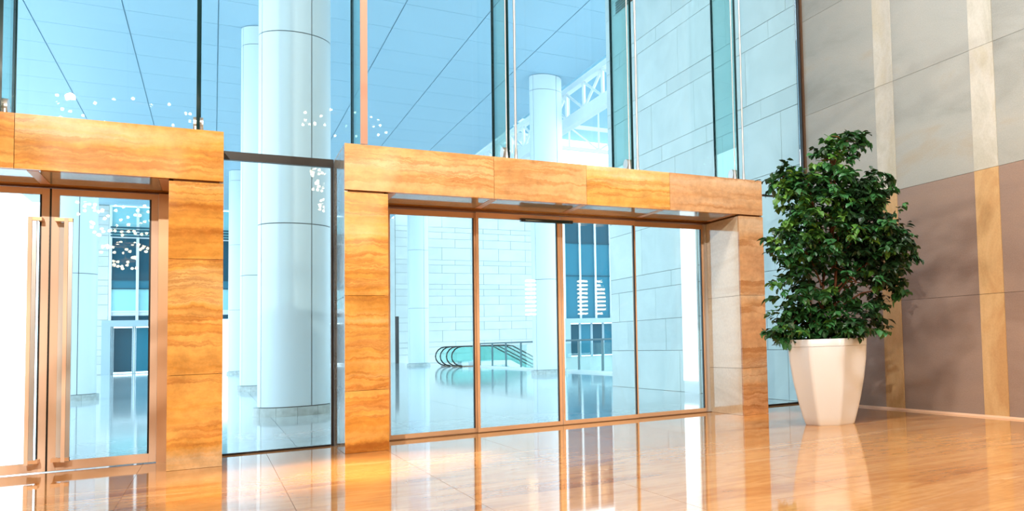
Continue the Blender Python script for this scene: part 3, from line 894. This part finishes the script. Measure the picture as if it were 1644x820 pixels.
tree = thing('potted_tree', (PC[0] + 0.07, PC[1] - 0.04, 1.43), 'leafy dark green tree with two reddish stems in the white planter', 'tree')
rnd = random.Random(11)
U = Vector((0.8165, -0.5773, 0)); V = Vector((0.5773, 0.8165, 0)); Z = Vector((0, 0, 1))
def tl(u, v, z):             # tree-local: u along the spread of the crown
    return U * u + V * v + Z * (z - 1.43)
stems = [[(-0.12, 0.0, 1.43), (-0.16, 0.02, 2.0), (-0.10, 0.05, 2.7), (-0.20, 0.0, 3.6), (-0.35, 0.0, 4.4)],
         [(0.08, 0.05, 1.43), (0.06, -0.02, 2.0), (0.12, 0.0, 2.8), (0.22, 0.05, 3.7), (0.10, 0.0, 4.7)]]
for s in stems:
    bm = bmesh.new(); sweep(bm, [tl(*p) for p in s], lambda t: 0.045 * (1 - 0.6 * t), 8)
    obj('stem', bm, M['bark'], tree)
# crown masses: (u, v, z, radius u, radius v, radius z, weight)
blobs = [(0.10, 0, 3.42, 1.00, 0.85, 0.62, 28), (0.80, 0.1, 3.45, 0.66, 0.7, 0.58, 16), (-0.50, -0.1, 3.15, 0.52, 0.6, 0.55, 11), (0.86, 0, 2.92, 0.46, 0.6, 0.50, 10),
         (-0.40, 0, 2.50, 0.60, 0.62, 0.55, 8), (0.48, 0.05, 2.50, 0.64, 0.65, 0.60, 9), (-0.40, 0, 1.80, 0.66, 0.62, 0.36, 14), (0.32, 0, 1.76, 0.58, 0.62, 0.30, 11),
         (0.12, 0, 4.10, 0.72, 0.55, 0.42, 15), (-0.50, 0, 4.15, 0.42, 0.4, 0.34, 7), (0.66, 0, 4.10, 0.48, 0.4, 0.32, 8),
         (0.14, 0, 4.70, 0.36, 0.3, 0.32, 5), (0.36, 0, 5.03, 0.34, 0.25, 0.16, 3.5), (-0.78, 0, 4.42, 0.28, 0.2, 0.15, 2), (1.22, 0, 3.05, 0.24, 0.3, 0.36, 3), (1.08, 0, 2.36, 0.18, 0.2, 0.24, 1.6),
         (-0.88, 0, 1.62, 0.20, 0.4, 0.18, 2.5)]
tot = sum(b[6] for b in blobs)
bbm = bmesh.new()
for (u, v, z, ru, rv, rz, w) in blobs:
    a = tl(0.05 if u > 0 else -0.15, 0, max(2.0, z - 0.7))
    b = tl(u, v, z)
    sweep(bbm, [a, (a + b) / 2 + Vector((0, 0, 0.12)), b], lambda t: 0.02 * (1 - 0.6 * t), 5)
    for k in range(4):
        q = b + U * rnd.uniform(-ru, ru) * 0.8 + V * rnd.uniform(-rv, rv) * 0.8 + Z * rnd.uniform(-rz, rz) * 0.7
        sweep(bbm, [b, (b + q) / 2 + Vector((0, 0, 0.05)), q], lambda t: 0.010 * (1 - 0.6 * t), 4)
br = obj('branches', bbm, M['bark'], tree); br['kind'] = 'stuff'
# the two twigs that reach out at the top
def leaf_geo():
    L_, W_ = 0.185, 0.066
    pts = [(0, 0, 0), (-W_, L_ * 0.42, 0.012), (0, L_ * 0.45, -0.006), (W_, L_ * 0.42, 0.012), (-W_ * 0.6, L_ * 0.75, 0.0), (W_ * 0.6, L_ * 0.75, 0.0), (0, L_ * 0.72, -0.014), (0, L_, -0.03)]
    fc = [(0, 2, 1), (0, 3, 2), (1, 2, 6, 4), (2, 3, 5, 6), (4, 6, 7), (6, 5, 7)]
    return [Vector(p) for p in pts], fc
LP, LF = leaf_geo()
leaf_me = []
for k, mm in enumerate(('leaf', 'leaf2', 'leaf3')):
    me = bpy.data.meshes.new('leaf')
    me.from_pydata([tuple(p) for p in LP], [], LF); me.materials.append(M[mm]); leaf_me.append(me)
spots = []
def add_leaf(p, outdir, sc, bright):
    d = (outdir + Vector((rnd.gauss(0, .45), rnd.gauss(0, .45), rnd.gauss(-0.45, .35))))
    if d.length < 1e-3: d = Vector((0, 0, -1))
    q = d.to_track_quat('Y', 'Z')
    q = q @ Euler((0, rnd.uniform(-0.6, 0.6), 0)).to_quaternion()
    spots.append((p, q, sc, bright))
NL = 9500
for (u, v, z, ru, rv, rz, w) in blobs:
    n = int(NL * w / tot)
    ntw = max(3, n // 9)
    for k in range(ntw):
        d = Vector((rnd.gauss(0, 1), rnd.gauss(0, 1), rnd.gauss(0, 1))).normalized()
        rr = rnd.random() ** 0.40
        base = (u + d.x * ru * rr, v + d.y * rv * rr, z + d.z * rz * rr)
        c = tl(*base)
        od = (U * d.x + V * d.y + Z * (d.z * 0.6))
        tdir = (od + Vector((rnd.gauss(0, .5), rnd.gauss(0, .5), rnd.gauss(-.1, .4)))).normalized()
        br_ = 1 if (base[2] > 3.0 and base[0] < 0.35 and rnd.random() < 0.32) or rnd.random() < 0.06 else (2 if (base[0] > 0.45 and rnd.random() < 0.65) or rnd.random() < 0.2 else 0)  # upper left leaves lit, right side shaded: light put into their colours
        for j in range(9):
            p = c + tdir * (0.05 * (j // 2)) + Vector((rnd.gauss(0, .015), rnd.gauss(0, .015), rnd.gauss(0, .015)))
            side = tdir.cross(Z)
            if side.length < 1e-3: side = U.copy()
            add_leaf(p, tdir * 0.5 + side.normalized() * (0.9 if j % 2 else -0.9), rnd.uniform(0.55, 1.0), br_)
# arching twigs
for path in ([(-0.4, 0, 4.45), (-0.68, 0, 4.64), (-0.92, 0.0, 4.50), (-1.06, 0, 4.22)], [(0.15, 0, 4.9), (0.3, 0, 5.22), (0.6, 0, 5.22), (0.80, 0, 4.98)],
             [(0.6, 0, 4.3), (0.9, 0, 4.5), (1.10, 0, 4.42), (1.2, 0, 4.2)], [(1.0, 0, 3.5), (1.38, 0, 3.35), (1.52, 0, 3.1), (1.58, 0, 2.9)], [(0.8, 0, 2.6), (1.1, 0, 2.6), (1.25, 0, 2.40), (1.18, 0, 2.2)]):
    P_ = [tl(*p) for p in path]
    for k in range(40):
        t = rnd.random() * 2.999
        i = int(t); f = t - i
        p = P_[i].lerp(P_[i + 1], f)
        dr = (P_[i + 1] - P_[i]).normalized()
        p = p + Vector((rnd.gauss(0, .03), rnd.gauss(0, .03), rnd.gauss(0, .03)))
        add_leaf(p, dr + Vector((rnd.gauss(0, .7), rnd.gauss(0, .7), -0.3)), rnd.uniform(0.7, 1.1), 0 if rnd.random() < .7 else 2)
# the 240 leaves nearest the lobby are separate objects, the mass behind is one
toward = Vector((-0.59, -0.81, 0.0))
order = sorted(range(len(spots)), key=lambda i: -(spots[i][0].dot(toward) * 1.0 + spots[i][2] * 0.5))
front = set(order[:240])
vv, ff, mi = [], [], []
for i, (p, q, sc, b) in enumerate(spots):
    if i in front:
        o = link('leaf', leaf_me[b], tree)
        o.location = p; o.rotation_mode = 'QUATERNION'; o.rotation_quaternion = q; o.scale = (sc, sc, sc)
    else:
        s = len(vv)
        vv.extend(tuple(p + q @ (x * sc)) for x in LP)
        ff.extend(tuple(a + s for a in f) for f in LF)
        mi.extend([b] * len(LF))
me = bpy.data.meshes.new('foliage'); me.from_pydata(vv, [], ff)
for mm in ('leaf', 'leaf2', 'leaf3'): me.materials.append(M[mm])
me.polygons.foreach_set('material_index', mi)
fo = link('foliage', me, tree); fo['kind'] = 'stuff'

# ------------------------------------------------------------------ lamps of the lobby (seen in the glass and the polished stone)
def ico(bm, c, r):
    bmesh.ops.create_icosphere(bm, subdivisions=1, radius=r, matrix=Matrix.Translation(c))
def bulb_me():
    bm = bmesh.new(); ico(bm, (0, 0, 0), 0.042)
    me = bpy.data.meshes.new('bulb'); bm.to_mesh(me); bm.free(); me.materials.append(M['bulb']); return me
BM = bulb_me()
def chandelier(loc, label, R0):
    t = thing('chandelier', loc, label, 'chandelier', 'crystal chandeliers of the lobby')
    bm = bmesh.new(); tube(bm, (0, 0, 2.9), (0, 0, 13.5 - loc[2]), 0.03)
    obj('hanging_rod', bm, M['brass'], t)
    for k, (r, z, n) in enumerate(((R0 * 1.2, 2.8, 22), (R0, 1.3, 44), (R0 * 0.9, 0.8, 44), (R0 * 0.75, 0.3, 40), (R0 * 0.55, -0.2, 32), (R0 * 0.4, -0.7, 24), (R0 * 0.2, -1.1, 14))):
        bm = bmesh.new()
        sweep(bm, [(r * math.cos(2 * PI * i / 24), r * math.sin(2 * PI * i / 24), z) for i in range(25)], 0.02, 6, cap=False)
        rg_ = obj('ring', bm, M['brass'], t)
        bm = bmesh.new(); tube(bm, (-r, 0, z), (r, 0, z), 0.012, n=6)
        obj('spoke', bm, M['brass'], t)
        for i in range(n):
            a = 2 * PI * (i + 0.3 * k) / n
            o = link('bulb', BM, rg_); q = r * rnd.uniform(0.86, 1.05); o.location = (q * math.cos(a), q * math.sin(a), z + rnd.uniform(-.24, .16))
    bm = bmesh.new(); tube(bm, (0, 0, -1.2), (0, 0, 2.9), 0.02, n=8)
    obj('spine', bm, M['brass'], t)
    return t
chandelier((-1.9, 3.9, 5.2), 'crystal chandelier whose lights mirror in the double doors', 1.25)
chandelier((3.2, 3.9, 5.6), 'crystal chandelier whose lights mirror in the middle glass bay', 0.9)
def pendant(loc, label):
    t = thing('disc_pendant', loc, label, 'pendant lamp', 'stacked disc pendant lamps')
    bm = bmesh.new(); tube(bm, (0, 0, 0), (0, 0, 13.5 - loc[2]), 0.015, n=8)
    obj('hanging_rod', bm, M['brass'], t)
    for k in range(9):
        bm = bmesh.new(); tube(bm, (0, 0, 0.13 * k), (0, 0, 0.13 * k + 0.05), 0.16, n=16)
        obj('lit_disc', bm, M['bulb_disc'], t)
pendant((9.65, 6.0, 2.45), 'stacked disc pendant lamp near the sandstone wall')
pendant((10.25, 6.0, 2.45), 'stacked disc pendant lamp closest to the sandstone wall')
pendant((8.0, 6.0, 2.45), 'stacked disc pendant lamp farthest from the sandstone wall')
